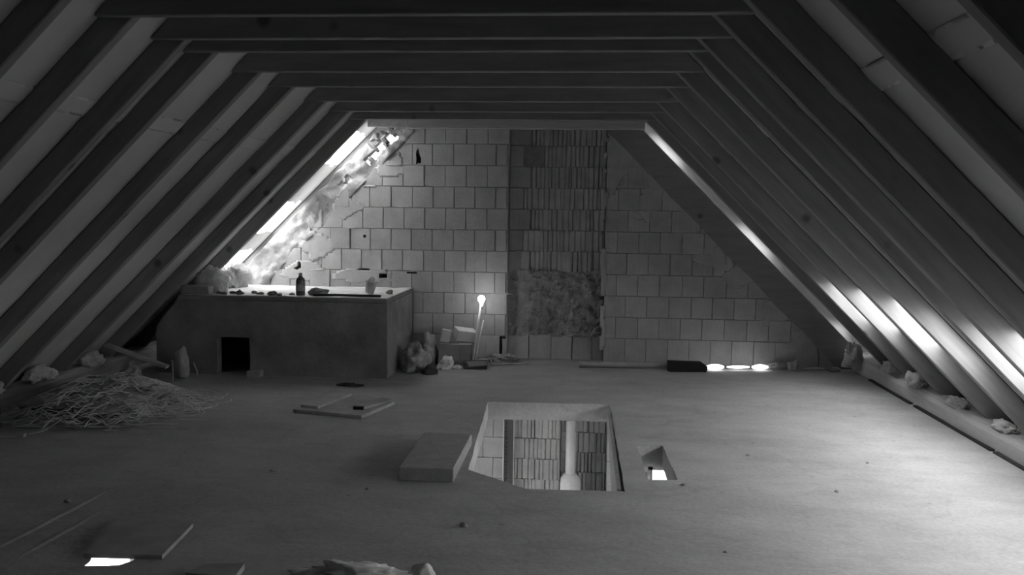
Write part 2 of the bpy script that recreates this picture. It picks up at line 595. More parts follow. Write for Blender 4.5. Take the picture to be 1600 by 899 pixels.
# ridge board closing the apex
ridge = bx('trim_1', ((XL + XR) / 2 - 0.03, (XL + XR) / 2 + 0.03, SKY0, SKY1, ZT + 1.495 - 0.02, ZT + 1.495 + 0.24), 'rafter'); struct(ridge)

# ------------------------------------------------------------------ gable wall of clay blocks
EDGE = -0.27       # blocks stop this far inside the rafter line


def wall_x(side, z, p):
    x0 = XL if side < 0 else XR
    return x0 + side * (ZT - z) + side * p / Q


zt_core = 3.6
core = [(wall_x(-1, -SLAB + 0.16, EDGE), 0.0), (wall_x(1, 0, EDGE), 0.0), (wall_x(1, zt_core, EDGE), zt_core), (wall_x(-1, zt_core, EDGE), zt_core)]
RX0, RX1 = -0.87, 0.25    # recessed chimney bay
REC = 0.19
z_r = ZT + XR - RX1 + EDGE / Q   # height where the right slope meets the recess
bm = bmesh.new()
prism(bm, [core[0], (RX0, 0), (RX0, zt_core), core[3]], 'y', D + 0.014, D + 0.30)
prism(bm, [(RX0, 0), (RX1, 0), (RX1, z_r), (wall_x(1, zt_core, EDGE), zt_core), (RX0, zt_core)], 'y', D + REC + 0.035, D + 0.30)
prism(bm, [(RX1, 0), core[1], (RX1, z_r)], 'y', D + 0.014, D + 0.30)
wall = struct(mesh_obj('wall_far', bm, 'core'), 'gable wall of pale hollow clay blocks with a recessed bay of ribbed blocks')

HJ = [0.0, 0.29] + [0.29 + 0.245 * k for k in range(1, 11)]   # course joints
brick_cache = {}


def block_mesh(w, h, dep, cl=0.0, cr=0.0, rib=False, variant=0):
    """clay block, front face at y=0, running back to dep; cl / cr shear the top corners to the roof slope"""
    key = (round(w, 2), round(h, 2), round(dep, 3), round(cl, 2), round(cr, 2), rib, variant)
    if key in brick_cache:
        return brick_cache[key]
    bm = bmesh.new()
    if rib:
        # comb side: vertical ribs with deep grooves
        xs = []
        rr = random.Random(variant * 13 + 5)
        a = 0.0
        while a < w - 0.03:
            b_ = min(a + rr.uniform(0.038, 0.075), w)
            dg = rr.choice((0.01, 0.014, 0.02, 0.03))
            hi_ = rr.choice((0.0, 0.0, 0.004, 0.012))
            if b_ - a > 0.018:
                xs += [(a + 0.003, dg), (a + 0.010, hi_), (b_ - 0.010, hi_), (b_ - 0.003, dg)]
            a = b_
        pts = [(0.0, dep)] + [(0.0, 0.022)] + xs + [(w, 0.022), (w, dep)]
        prism(bm, pts, 'z', 0.0, h)
    else:
        b = 0.003
        pts = [(0, 0), (w, 0), (w - cr, h), (cl, h)]
        va = [bm.verts.new((u, dep, v)) for u, v in pts]
        vb = [bm.verts.new((u, b, v)) for u, v in pts]
        cx, cz = sum(p[0] for p in pts) / 4, sum(p[1] for p in pts) / 4
        vc = [bm.verts.new((u + (b if u < cx else -b), 0, v + (b if v < cz else -b))) for u, v in pts]
        bm.faces.new(vc)
        for A, B in ((va, vb), (vb, vc)):
            for i in range(4):
                bm.faces.new((A[i], A[(i + 1) % 4], B[(i + 1) % 4], B[i]))
    bmesh.ops.recalc_face_normals(bm, faces=bm.faces[:])
    me = bpy.data.meshes.new('brick')
    bm.to_mesh(me); bm.free()
    me.materials.append(M['rib_brick' if rib else 'brick'])
    brick_cache[key] = me
    return me


def put_block(x0, x1, z0, z1, y, parent, rib=False, dep=0.05, cl=0.0, cr=0.0):
    g = 0.0028
    me = block_mesh(x1 - x0 - 2 * g, z1 - z0 - 0.006, dep, cl, cr, rib, rnd.randrange(7) if rib else 0)
    w_ = round(x1 - x0 - 2 * g, 2)
    o = link('brick', me, parent)
    o.location = (x0 + g, y + rnd.uniform(-0.004, 0.005), z0)
    o.rotation_euler = (rnd.uniform(-0.012, 0.012), 0, rnd.uniform(-0.014, 0.014))
    return o


BW = 0.245
BXR = -1.975   # right side of the masonry box
# left of the recess
for r in range(len(HJ) - 1):
    z0, z1 = HJ[r], HJ[r + 1]
    odd = r % 2
    xe = RX0 if odd == 0 else RX0 - 0.02
    x = xe
    if odd:
        put_block(x - BW * 0.5, x, z0, z1, D, wall)
        x -= BW * 0.5
    while True:
        w_ = BW * rnd.uniform(0.97, 1.03)
        lim0, lim1 = wall_x(-1, z0, EDGE), wall_x(-1, z1, EDGE)
        xa = x - w_
        if z1 < 0.84 and xa < BXR:      # the masonry box stands against the rest
            if x - BXR > 0.06:
                put_block(BXR, x, z0, z1, D, wall)
            break
        if xa < lim0 + 0.02:
            if x - lim0 > 0.09:
                put_block(lim0, x, z0, z1, D, wall, cl=min(z1 - z0, x - lim0 - 0.03))
            break
        put_block(xa, x, z0, z1, D, wall, cl=max(0, min(lim1 - xa, w_ - 0.03)) if lim1 > xa else 0)
        x = xa
# right of the recess
for r in range(len(HJ) - 1):
    z0, z1 = HJ[r], HJ[r + 1]
    x = RX1
    if r % 2:
        put_block(x, x + BW * 0.55, z0, z1, D, wall)
        x += BW * 0.55
    while True:
        w_ = BW * rnd.uniform(0.97, 1.03)
        lim0, lim1 = wall_x(1, z0, EDGE), wall_x(1, z1, EDGE)
        xb = x + w_
        if xb > lim0 - 0.02:
            if lim0 - x > 0.09:
                put_block(x, lim0, z0, z1, D, wall, cr=min(z1 - z0, lim0 - x - 0.03))
            break
        put_block(x, xb, z0, z1, D, wall, cr=max(0, min(xb - lim1, w_ - 0.03)) if lim1 < xb else 0)
        x = xb
# recessed bay: plain blocks at its shadowed side, ribbed ones across the rest
for r in range(len(HJ) - 1):
    z0, z1 = HJ[r], HJ[r + 1]
    yb = D + REC
    if r in (1, 2, 3):
        continue          # rough mortar fill here
    w0 = 0.25 if r % 2 == 0 else 0.16
    if r == 0:
        for a, b in ((RX0, -0.62), (-0.62, -0.36), (-0.36, -0.11), (-0.11, 0.12), (0.12, RX1)):
            put_block(a, b, z0, z1, yb - 0.02, wall)
        continue
    put_block(RX0, RX0 + w0, z0, z1, yb, wall)
    x = RX0 + w0
    k = 0
    while x < RX1 - 0.05:
        xb = min(x + BW * rnd.uniform(0.95, 1.05), RX1)
        if RX1 - xb < 0.07:
            xb = RX1
        if r == 9 and k == 0:
            # one block is missing its front half
            put_block(x + 0.05, xb, z0, z1, yb + 0.10, wall)
        else:
            put_block(x, xb, z0, z1, yb + rnd.uniform(-0.012, 0.012), wall, rib=True, dep=0.08)
        x = xb
        k += 1


def rough_sheet(us, vs, fn, amp, freq, hole=None, thick=0.06):
    """a bumpy sheet; fn(u,v,h) -> point, h is relief towards the room"""
    bm = bmesh.new()
    nu, nv = len(us), len(vs)
    F = {}
    Bk = {}
    for i, u in enumerate(us):
        for j, v in enumerate(vs):
            h = amp * (noise.noise(Vector((u * freq, v * freq, 3.1))) + 0.6 * noise.noise(Vector((u * freq * 2.6, v * freq * 2.6, 9.4))))
            F[i, j] = bm.verts.new(fn(u, v, h))
            Bk[i, j] = bm.verts.new(fn(u, v, -thick))

    def ok(i, j):
        if not (0 <= i < nu - 1 and 0 <= j < nv - 1):
            return False
        return not (hole and hole((us[i] + us[i + 1]) / 2, (vs[j] + vs[j + 1]) / 2))
    for i in range(nu - 1):
        for j in range(nv - 1):
            if not ok(i, j):
                continue
            bm.faces.new((F[i, j], F[i + 1, j], F[i + 1, j + 1], F[i, j + 1]))
            bm.faces.new((Bk[i, j], Bk[i, j + 1], Bk[i + 1, j + 1], Bk[i + 1, j]))
            for di, dj, a, b in ((-1, 0, (i, j), (i, j + 1)), (1, 0, (i + 1, j), (i + 1, j + 1)),
                                 (0, -1, (i, j), (i + 1, j)), (0, 1, (i, j + 1), (i + 1, j + 1))):
                if not ok(i + di, j + dj):
                    bm.faces.new((F[a], F[b], Bk[b], Bk[a]))
    loose = [v for v in bm.verts if not v.link_faces]
    bmesh.ops.delete(bm, geom=loose, context='VERTS')
    return bm


def lin(a, b, n):
    return [a + (b - a) * k / n for k in range(n + 1)]


# rough mortar capping the left slope of the wall, broken through to the sky near the top
def cap_hole(s, p):
    n = noise.noise(Vector((s * 14, p * 14, 1.7)))
    if -0.12 < s < 0.24 and -0.24 < p < 0.0:
        return n > -0.05
    if 0.22 < s < 0.42 and -0.23 < p < -0.14:
        return n > -0.35
    if 0.66 < s < 0.84 and -0.20 < p < -0.12:
        return n > -0.4
    if 0.40 < s < 0.66 and -0.06 < p < 0.0:
        return n > 0.25
    return False


bm = rough_sheet(lin(-0.25, 2.62, 150), lin(EDGE - 0.06, -0.01, 18), lambda u, v, h: slope(-1, u, v + 0.25 * h, D + 0.005 - h), 0.05, 5.0, cap_hole, 0.06)
mesh_obj('mortar_capping', bm, 'mortar', wall, True)
bm = rough_sheet(lin(2.55, S_EAVE - 0.1, 50), lin(EDGE - 0.06, SK - 0.002, 16), lambda u, v, h: slope(-1, u, v, D + 0.008 - h), 0.02, 5.0, None, 0.06)
mesh_obj('mortar_capping', bm, 'mortar', wall, True)
# board closing the right slope
bm = bmesh.new()
grid_slab(bm, lin(-0.45, s_at(0.0, 0), 10), [EDGE - 0.03, -0.01], [], lambda u, v, w: slope(1, u, v + (0.012 * math.sin(u * 7) if v < -0.1 else 0), w), D - 0.02, D + 0.06)
mesh_obj('edge_board', bm, 'rafter', wall)
# creased laps of the membrane
for side in (-1, 1):
    ys = lin(YB, D - 0.1, 260)
    bm = rough_sheet(lin(S_SEAM_B - 0.10, S_SEAM_B + 0.03, 6), ys, lambda u, v, h, side=side: slope(side, u + 0.5 * h, SK - 0.002 - abs(h), v), 0.006, 6.5, None, -0.001)
    mesh_obj('membrane_lap', bm, 'membrane', ceiling, True)
# added outer leaf shutting out daylight, open near the top of the left slope
for side, hl in ((-1, [(-0.20, 0.50, -0.26, -0.02), (0.60, 0.92, -0.24, -0.06)]), (1, [])):
    bm = bmesh.new()
    grid_slab(bm, [S_RIDGE - 0.1, S_EAVE], [EDGE - 0.2, SK], hl, lambda u, v, w, side=side: slope(side, u, v, w), 10.85, 11.0)
    mesh_obj('added_leaf', bm, 'mortar', wall)
# smeared mortar over the upper blocks right of the recess and along the slopes
us = lin(0.27, 0.95, 26); vs = lin(1.62, 2.62, 36)


def smear_hole(x, z):
    return x > wall_x(1, z, EDGE) - 0.02 or noise.noise(Vector((x * 3.1, z * 3.1, 5.0))) + (z - 2.05) * 0.75 < -0.12


mesh_obj('mortar_smear', rough_sheet(us, vs, lambda u, v, h: Vector((u, D - 0.001 - h, v)), 0.003, 6, smear_hole, 0.012), 'plaster_smear', wall, True)
smears = [(1.45, 1.25, 0.22, 0.16), (1.75, 1.02, 0.20, 0.15), (2.15, 0.62, 0.25, 0.18), (1.15, 1.62, 0.2, 0.22), (2.5, 0.3, 0.2, 0.16)]
for k, (x, z, a, b) in enumerate(smears):
    def hol(u, v, x=x, z=z, a=a, b=b, k=k):
        return ((u - x) / a) ** 2 + ((v - z) / b) ** 2 > 0.7 + 0.5 * noise.noise(Vector((u * 7, v * 7, k)))
    mesh_obj('mortar_smear', rough_sheet(lin(x - a, x + a, 16), lin(z - b, z + b, 14), lambda u, v, h: Vector((u, D - 0.001 - h, v)), 0.003, 7, hol, 0.012), 'plaster_smear', wall, True)
left_smears = [(-2.25, 2.25, 0.22, 0.2), (-3.1, 1.3, 0.25, 0.2), (-3.3, 1.0, 0.3, 0.14), (-2.55, 0.95, 0.5, 0.1), (-2.75, 1.75, 0.2, 0.15)]
for k, (x, z, a, b) in enumerate(left_smears):
    def hol(u, v, x=x, z=z, a=a, b=b, k=k):
        return ((u - x) / a) ** 2 + ((v - z) / b) ** 2 > 0.65 + 0.6 * noise.noise(Vector((u * 8, v * 8, k + 20))) or u > RX0 - 0.005
    mesh_obj('mortar_smear', rough_sheet(lin(x - a, x + a, 18), lin(z - b, z + b, 14), lambda u, v, h: Vector((u, D - 0.001 - h, v)), 0.003, 7, hol, 0.012), 'plaster_smear', wall, True)
# rough rubble and mortar fill in the recess
bm = rough_sheet(lin(RX0, RX1, 60), lin(0.27, 1.04, 44), lambda u, v, h: Vector((u, D + REC - 0.03 - h * (0.35 if u < -0.62 else 1.0), v + 0.5 * h)), 0.075, 9.0, None, 0.12)
mesh_obj('rubble_fill', bm, 'mortar', wall, False)
# squeezed-out mortar along some joints
for r in range(2, len(HJ) - 1):
    for k in range(3):
        x = rnd.uniform(-3.2, 2.0)
        if not (wall_x(-1, HJ[r], EDGE) + 0.1 < x < wall_x(1, HJ[r], EDGE) - 0.2) or (HJ[r] < 0.85 and x < -1.9):
            continue
        yb = D + REC if RX0 < x < RX1 else D
        o = lump('mortar_lip', (x, yb - 0.002, HJ[r] - 0.012), (rnd.uniform(0.05, 0.1), 0.014, 0.010), 'plaster_smear', r * 7 + k, parent=wall, sub=2)
# stepped mortar edge right of the recess
bm = rough_sheet(lin(0.0, 0.03, 4), lin(0.0, 2.64, 160), lambda u, v, h: Vector((RX1 - 0.012 + u + 0.8 * h, D + 0.004 - abs(h) * 0.4, v)), 0.016, 8.0,
                 lambda u, v: noise.noise(Vector((u * 12, v * 6, 2.2))) < -0.02, 0.04)
mesh_obj('mortar_edge', bm, 'plaster_smear', wall, True)
# pale head beam across the wall top
beam = bx('trim_2', (-2.02, 0.66, D - 0.10, D - 0.002, 2.66, 2.84), 'pale_wood', bevel=0.004); struct(beam, 'pale timber head beam along the top of the block wall')
b2 = bx('trim_3', (-2.50, -2.03, D - 0.06, D - 0.002, 2.675, 2.84), 'plate_wood', bevel=0.004); struct(b2)
# wall behind the camera
bm = bmesh.new()
cx = (XL + XR) / 2
zr = ZT + 1.495 + SK / Q
prism(bm, [(cx - zr, 0), (cx + zr, 0), (cx, zr)], 'y', YB - 0.25, YB)
struct(mesh_obj('wall_near', bm, 'brick'))

# ------------------------------------------------------------------ wall of the storey below: blocks seen through the hatch
for r in range(9):
    z1 = -SLAB - 0.02 - 0.245 * r
    z0 = z1 - 0.245
    x = -1.75 - (0.12 if r % 2 else 0)
    while x < -0.30:
        xb = min(x + BW, -0.23)
        if -0.23 - xb < 0.08:
            xb = -0.23
        put_block(x, xb, z0, z1, D, low_far, rib=x > -0.80, dep=0.08)
        x = xb
    x = -0.23
    for xb in ((-0.02, 0.2, 0.32) if r % 2 else (0.1, 0.32)):
        put_block(x, xb, z0, z1, D + 0.36, low_far, rib=True, dep=0.07)
        x = xb
    x = 0.32
    for xb in (0.56, 0.795):
        put_block(x, xb, z0, z1, D, low_far, dep=0.07)
        x = xb
# perforated steel channel, dark slot and vent pipe in front of that wall
ch = thing('cable_channel', (-0.83, D - 0.05, -SLAB), 0, 'grey perforated steel channel rising up the wall below the hatch', 'channel')
bm = bmesh.new()
nz = 54
zs = []
for k in range(nz):
    zs += [-(k + 0.30) * 0.045, -(k + 0.62) * 0.045]
holes = [(-0.028, -0.012, -(k + 0.62) * 0.045, -(k + 0.30) * 0.045) for k in range(nz)]
grid_slab(bm, [-0.05, 0.06], [-2.5, 0.0], holes, lambda u, v, w: Vector((u, w, v)), 0.0, 0.003)
mesh_obj('web', bm, 'dark_metal', ch)
bx('flange', (-0.062, -0.05, -0.035, 0.05, -2.5, 0.0), 'pvc', ch)
bx('flange', (0.06, 0.066, -0.03, 0.05, -2.5, 0.0), 'pvc', ch)
vp = thing('vent_pipe', (-0.105, D + 0.05, -SLAB), 0, 'pale vertical plastic pipe with a bulging socket below the hatch', 'pipe')
bm = bmesh.new(); lathe(bm, [(0.058, 0.0), (0.058, -1.2), (0.062, -1.24), (0.062, -2.6)], 24)
mesh_obj('pipe', bm, 'pvc', vp, True)
bm = bmesh.new(); lathe(bm, [(0.062, -1.17), (0.085, -1.19), (0.112, -1.235), (0.122, -1.30), (0.122, -1.5), (0.07, -1.56)], 24)
mesh_obj('socket', bm, 'paper', vp, True)
# formwork board left standing at the right edge of the hatch
fb = bmesh.new()
prism(fb, [(7.75, -0.10), (5.46, -SLAB - 0.22), (5.46, 0.012), (7.75, 0.008)], 'x', 0.235, 0.262)
tag(mesh_obj('formwork_board', fb, 'rafter'), 'timber formwork board along the inner side of the large floor hatch', 'board')

# ------------------------------------------------------------------ wall plates along the eaves
def plate(name, side):
    bm = bmesh.new()
    n = 60
    prev = None
    prof = [(0.0, 0.0), (0.0, 0.11), (0.02, 0.145), (0.06, 0.16), (0.20, 0.16), (0.26, 0.12), (0.26, 0.0)]
    for k in range(n + 1):
        y = YB + (D - YB - 0.02) * k / n
        w = 0.012 * noise.noise(Vector((y * 1.3, side, 0)))
        x0 = (3.05 if side > 0 else -4.80) + side * w
        ring = [bm.verts.new((x0 + side * a, y, b + 0.006 * noise.noise(Vector((y * 2.2, a * 9, b * 9))) * (b > 0.01))) for a, b in prof]
        if prev:
            for i in range(len(prof)):
                j = (i + 1) % len(prof)
                bm.faces.new((prev[i], prev[j], ring[j], ring[i]))
        else:
            bm.faces.new(ring)
        prev = ring
    bm.faces.new(prev[::-1])
    return struct(mesh_obj(name, bm, 'plate_wood', smooth=False))


p1 = plate('trim_4', 1); p1['label'] = 'pale timber wall plate along the foot of the right rafters'
p2 = plate('trim_5', -1); p2['label'] = 'timber wall plate along the foot of the left rafters'
# thin dark strip along the foot of the plate
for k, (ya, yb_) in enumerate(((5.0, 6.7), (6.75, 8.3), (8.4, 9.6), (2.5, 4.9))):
    o = bx('dark_strip', (3.015, 3.06, ya, yb_, 0.0, 0.014), 'dark_wood', None)
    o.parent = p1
# wool and mortar clumps stuffed between the rafter feet on the right
rg = 'clumps between the rafter feet'
near = ['the block wall corner', 'the last rafter foot', 'the first bright rafter', 'the second bright rafter', 'the third bright rafter', 'the fourth bright rafter']
spots = [(2.99, 10.06, 0.06, (0.10, 0.12, 0.19)), (3.12, 9.25, 0.15, (0.07, 0.13, 0.075)), (3.10, 8.50, 0.15, (0.08, 0.16, 0.085)), (3.13, 7.62, 0.15, (0.07, 0.16, 0.05)),
         (3.13, 6.78, 0.15, (0.07, 0.15, 0.045)), (3.13, 6.02, 0.15, (0.07, 0.17, 0.045))]
labels = ['tall crumpled whitish wool clump where the wall plate meets the block wall',
          'small wool tuft wedged behind the wall plate next to the corner clump',
          'plump wool clump bulging over the wall plate between two dark rafter feet',
          'flat wool scrap lying on the wall plate between brightly lit rafters',
          'thin wool scrap on the wall plate under a bright rafter',
          'grey wool scrap on the wall plate furthest from the block wall']
for k, ((x, y, z, sz), lb) in enumerate(zip(spots, labels)):
    lump('wool_clump', (x, y, z), sz, 'wool', 100 + k, lb, 'insulation', rg, sub=4, amp=0.4, freq=1.8, ridged=0.3)

# ------------------------------------------------------------------ rendered masonry box in the left corner
BX0, BX1, BY0, BY1, BZ = -4.42, -1.98, 8.94, D + 0.012, 0.83
mb = thing('masonry_box', ((BX0 + BX1) / 2, BY0, 0), 0, 'long grey rendered masonry box with a dark square opening, against the block wall', 'masonry box')
ox, oy = (BX0 + BX1) / 2, BY0
bm = bmesh.new()
# front wall with opening, side walls; the upper left corner is cut back under the rafters
fmap = lambda u, v, w: Vector((max(u, BX0 + max(0, v - 0.5) * 0.9) - ox if u < -4.0 else u - ox, w - oy, v))
grid_slab(bm, lin(BX0, BX1, 8), [0.0, 0.5, 0.6, 0.7, BZ - 0.06], [(-3.77, -3.42, 0.0, 0.39)], fmap, BY0, BY0 + 0.12)
box(bm, BX1 - 0.12 - ox, BX1 - ox, BY0 + 0.12 - oy, BY1 - oy, 0, BZ - 0.06)
prism(bm, [(BX0 - ox, 0.0), (BX0 + 0.12 - ox, 0.0), (BX0 + 0.12 - ox, 0.5), (BX0 + 0.36 - ox, BZ - 0.06), (BX0 + 0.243 - ox, BZ - 0.06), (BX0 - ox, 0.5)], 'y', BY0 + 0.12 - oy, BY1 - oy)
mesh_obj('body', bm, 'render', mb)
bm = bmesh.new()
box(bm, BX0 + 0.23 - ox, BX1 - ox, 0.0, BY1 - oy, BZ - 0.06, BZ - 0.012, bevel=0.008)
mesh_obj('top_slab', bm, 'render', mb)
bm = rough_sheet(lin(BX0 - ox + 0.25, BX1 - ox, 60), lin(0.03, BY1 - oy, 30), lambda u, v, h: Vector((u, v, BZ - 0.006 + max(h, -0.006))), 0.008, 4, None, 0.006)
mesh_obj('dusty_topping', bm, 'dust', mb, True)
bx('floor_brick', (-3.40, -3.27, 8.80, 8.92, 0.0, 0.065), 'card')
tag(bpy.data.objects['floor_brick'], 'small grey brick piece on the floor beside the dark opening', 'brick')

# things on the masonry box
ZB = BZ
bt = thing('bottle', (-2.905, 9.02, ZB), 0, 'dark bottle with a pale label standing on the masonry box', 'bottle')
bm = bmesh.new(); lathe(bm, [(0.042, 0.0), (0.047, 0.006), (0.047, 0.155), (0.042, 0.175), (0.02, 0.195), (0.017, 0.215)], 20)
mesh_obj('glass', bm, 'glass_dark', bt, True)
bm = bmesh.new(); lathe(bm, [(0.0478, 0.05), (0.0478, 0.13)], 20); mesh_obj('paper_label', bm, 'card', bt, True)
bm = bmesh.new(); lathe(bm, [(0.019, 0.208), (0.019, 0.232), (0.012, 0.236)], 16); mesh_obj('cap', bm, 'label', bt, True)
cp = thing('plastic_cup', (-2.275, 9.40, ZB + 0.010), 0, 'tilted grey cup with a torn rim on the masonry box', 'cup')
bm = bmesh.new(); lathe(bm, [(0.045, 0.0), (0.065, 0.12), (0.060, 0.12), (0.042, 0.008)], 20)
o = mesh_obj('cup_wall', bm, 'label', cp, True); o.rotation_euler = (0.1, 0.22, 0)
bm = lump_bm((0.04, 0.04, 0.06), 4, 2, 0.5); o = mesh_obj('scrap_inside', bm, 'paper', cp); o.location = (0.03, 0.0, 0.09)
bm = bmesh.new(); tube(bm, [(-0.34, 0, 0.012), (-0.1, 0.004, 0.015), (0.1, -0.004, 0.014), (0.36, 0.0, 0.012)], 0.013, 8)
o = tag(mesh_obj('stick', bm, 'dark_wood', None, True), 'long dark stick along the front edge of the masonry box', 'stick')
o.location = (-2.42, 9.0, ZB)
lump('mortar_lump', (-2.74, 9.11, ZB - 0.004), (0.10, 0.06, 0.055), 'sack', 12, 'rounded grey mortar lump between the bottle and the stick', 'mortar lump')
chips = [(-3.80, 9.08, .05, .03), (-3.66, 9.12, .07, .03), (-3.55, 9.02, .06, .05), (-3.46, 9.2, .05, .03), (-3.36, 9.1, .07, .025), (-3.22, 9.05, .08, .04), (-3.12, 9.0, .05, .03),
         (-3.03, 9.12, .05, .02), (-3.72, 9.0, .08, .03), (-2.08, 9.5, .06, .04)]
for k, (x, y, a, b) in enumerate(chips):
    lump('mortar_chip', (x, y, ZB - 0.004), (a * 0.62, a * 0.5, b * 0.7), 'crumb', 200 + k, 'small dark mortar crumb on top of the masonry box', 'mortar chip', 'crumbs on the masonry box', sub=2, amp=0.5, smooth=False)
lump('wool_clump', (-3.98, 9.33, ZB - 0.005), (0.17, 0.20, 0.17), 'wool', 31, 'big pale wool clump under the rafters on the masonry box', 'insulation', sub=4, ridged=0.25)
lump('wool_clump', (-3.95, 9.95, ZB - 0.005), (0.13, 0.20, 0.2), 'wool', 33, 'pale wool clump in the corner of masonry box and block wall', 'insulation', sub=4, ridged=0.25)
bx('flat_block', (-4.15, -3.86, 8.96, 9.09, ZB - 0.004, ZB + 0.085), 'foam', None, bevel=0.008, jit=0.006)
tag(bpy.data.objects['flat_block'], 'flat grey block at the front of the masonry box below the wool', 'block')
# ------------------------------------------------------------------ things right of the masonry box
lump('rubble_sack', (-1.79, 9.48, 0.0), (0.14, 0.2, 0.2), 'sack', 41, 'slumped dusty rubble sack leaning at the end of the masonry box', 'sack', sub=4, amp=0.4, ridged=0.2)
lump('rubble_sack', (-1.74, 9.95, 0.0), (0.11, 0.16, 0.24), 'sack', 42, 'taller dusty sack between the slumped sack and the cardboard box', 'sack', sub=4, amp=0.35, ridged=0.15)
lump('dark_rubble', (-1.60, 9.28, 0.0), (0.09, 0.06, 0.06), 'chip', 43, 'dark rubble piece in front of the dusty sacks', 'rubble', sub=3)
lump('crumpled_paper', (-1.47, 9.62, 0.0), (0.075, 0.07, 0.09), 'paper', 44, 'ball of crumpled white paper on the floor before the cardboard box', 'paper', sub=3, amp=0.5, ridged=0.4, smooth=False)
lump('paper_scrap', (-1.36, 9.62, 0.0), (0.05, 0.04, 0.035), 'paper', 45, 'small white paper scrap beside the crumpled paper ball', 'paper', sub=2, amp=0.5, smooth=False)
cb = thing('cardboard_box', (-1.40, 9.98, 0), 0.0, 'low brown cardboard box carrying pale blocks beside the lamp stand', 'box')
bx('carton', (-0.20, 0.04, -0.12, 0.12, 0.0, 0.24), 'card', cb, bevel=0.004, jit=0.006)
bx('carton_end', (0.045, 0.185, -0.11, 0.12, 0.0, 0.235), 'card', cb, bevel=0.004, jit=0.006)
o = bx('flap', (-0.06, 0.17, -0.14, -0.02, 0.236, 0.241), 'card_light', cb)
pb = bx('pale_block', (-0.12, 0.12, -0.08, 0.08, 0.0, 0.12), 'card_light', None, bevel=0.004)
pb.location = (-1.335, 10.0, 0.275); pb.rotation_euler = (0.22, 0.16, 0.5)
tag(pb, 'tilted pale block lying on the cardboard box', 'block')
sb = bx('small_block', (-0.05, 0.05, -0.04, 0.04, 0, 0.14), 'card_light', None, bevel=0.004)
sb.location = (-1.545, 9.96, 0.248); sb.rotation_euler = (0, 0.2, 0.2)
tag(sb, 'small upright wooden offcut on the left end of the cardboard box', 'block')
tr = thing('tool_tray', (-1.165, 9.72, 0), 0.15, 'low dark tray with a pale rim on the floor under the lamp', 'tray')
bm = bmesh.new(); box(bm, -0.13, 0.13, -0.09, 0.09, 0.0, 0.075, bevel=0.01); mesh_obj('body', bm, 'chip', tr)
bm = bmesh.new(); prism(bm, [(-0.07, 0.03), (0.125, 0.045), (0.125, 0.09), (-0.10, 0.085)], 'y', -0.10, -0.085); mesh_obj('pale_front', bm, 'card', tr)
# work lamp: bulb on two thin rods leaning at the wall
wl_ = thing('work_lamp', (-1.20, 9.835, 0.0), 0, 'lit bare bulb on two thin leaning rods beside the cardboard box', 'lamp')
b0 = Vector((0, 0, 0.0)); btop = Vector((0.065, 0.16, 0.72))
bm = bmesh.new(); tube(bm, [b0 + Vector((-0.02, 0, 0)), btop - Vector((0.004, 0, 0.04))], 0.0115, 8); mesh_obj('rod', bm, 'paper', wl_, True)
bm = bmesh.new(); tube(bm, [b0 + Vector((0.005, 0.01, 0.0)), btop + Vector((0.025, 0.02, -0.22))], 0.008, 8); mesh_obj('rod', bm, 'paper', wl_, True)
bm = bmesh.new(); lathe(bm, [(0.014, -0.06), (0.018, -0.03), (0.036, 0.0), (0.041, 0.02), (0.034, 0.045), (0.012, 0.06)], 16)
o = mesh_obj('bulb', bm, 'bulb', wl_, True); o.location = btop + Vector((0, 0, 0.0))
bm = bmesh.new(); lathe(bm, [(0.013, -0.10), (0.013, -0.05)], 12)
o = mesh_obj('socket', bm, 'label', wl_, True); o.location = btop
bm = bmesh.new()
tube(bm, [(-1.15, 9.88, 0.015), (-1.08, 9.98, 0.05), (-1.02, 9.95, 0.06), (-0.99, 9.85, 0.02), (-0.9, 9.95, 0.012), (-0.75, 10.0, 0.012), (-0.6, 10.03, 0.012)], 0.011, 7)
tag(mesh_obj('lamp_cord', bm, 'plate_wood', None, True), 'pale loose cord curling on the floor right of the tray', 'cord')
lump('mortar_rubble', (-0.92, 10.17, 0.0), (0.2, 0.09, 0.06), 'sack', 47, 'low dusty rubble heap at the wall behind the cord', 'rubble', sub=3, amp=0.8, freq=2.5, ridged=0.5, smooth=False)
# ------------------------------------------------------------------ rod, case and lamp at the foot of the wall
bm = bmesh.new(); tube(bm, [(-0.02, 9.94, 0.03), (1.0, 9.99, 0.045)], 0.032, 8)
tag(mesh_obj('wooden_pole', bm, 'board', None, True), 'thin round pole lying along the foot of the block wall', 'pole')
bm = bmesh.new()
prism(bm, [(0.0, 0.0), (0.42, 0.0), (0.43, 0.06), (0.36, 0.108), (0.0, 0.115)], 'y', 0, 0.10)
bmesh.ops.bevel(bm, geom=bm.edges[:], offset=0.006, segments=1, affect='EDGES')
o = tag(mesh_obj('black_case', bm, 'black'), 'black oblong case on the floor between the pole and the glowing tubes', 'case')
o.location = (0.955, 9.79, 0); o.rotation_euler = (0, 0, 0.10)
tl = thing('tube_lamp', (1.38, 9.97, 0), 0.14, 'glowing white lamp of three tubes on the floor beside the black case', 'lamp')
for a, b, r in ((0.0, 0.20, 0.032), (0.235, 0.49, 0.017), (0.52, 0.70, 0.030)):
    n_ = 12
    pts = [(a + (b - a) * k / n_, 0, 0.036) for k in range(n_ + 1)]
    rs = [max(0.006, r * math.sin(math.pi * (0.06 + 0.88 * k / n_)) ** 0.6) for k in range(n_ + 1)]
    bm = bmesh.new(); tube(bm, pts, rs, 12)
    mesh_obj('tube', bm, 'tube', tl, True)
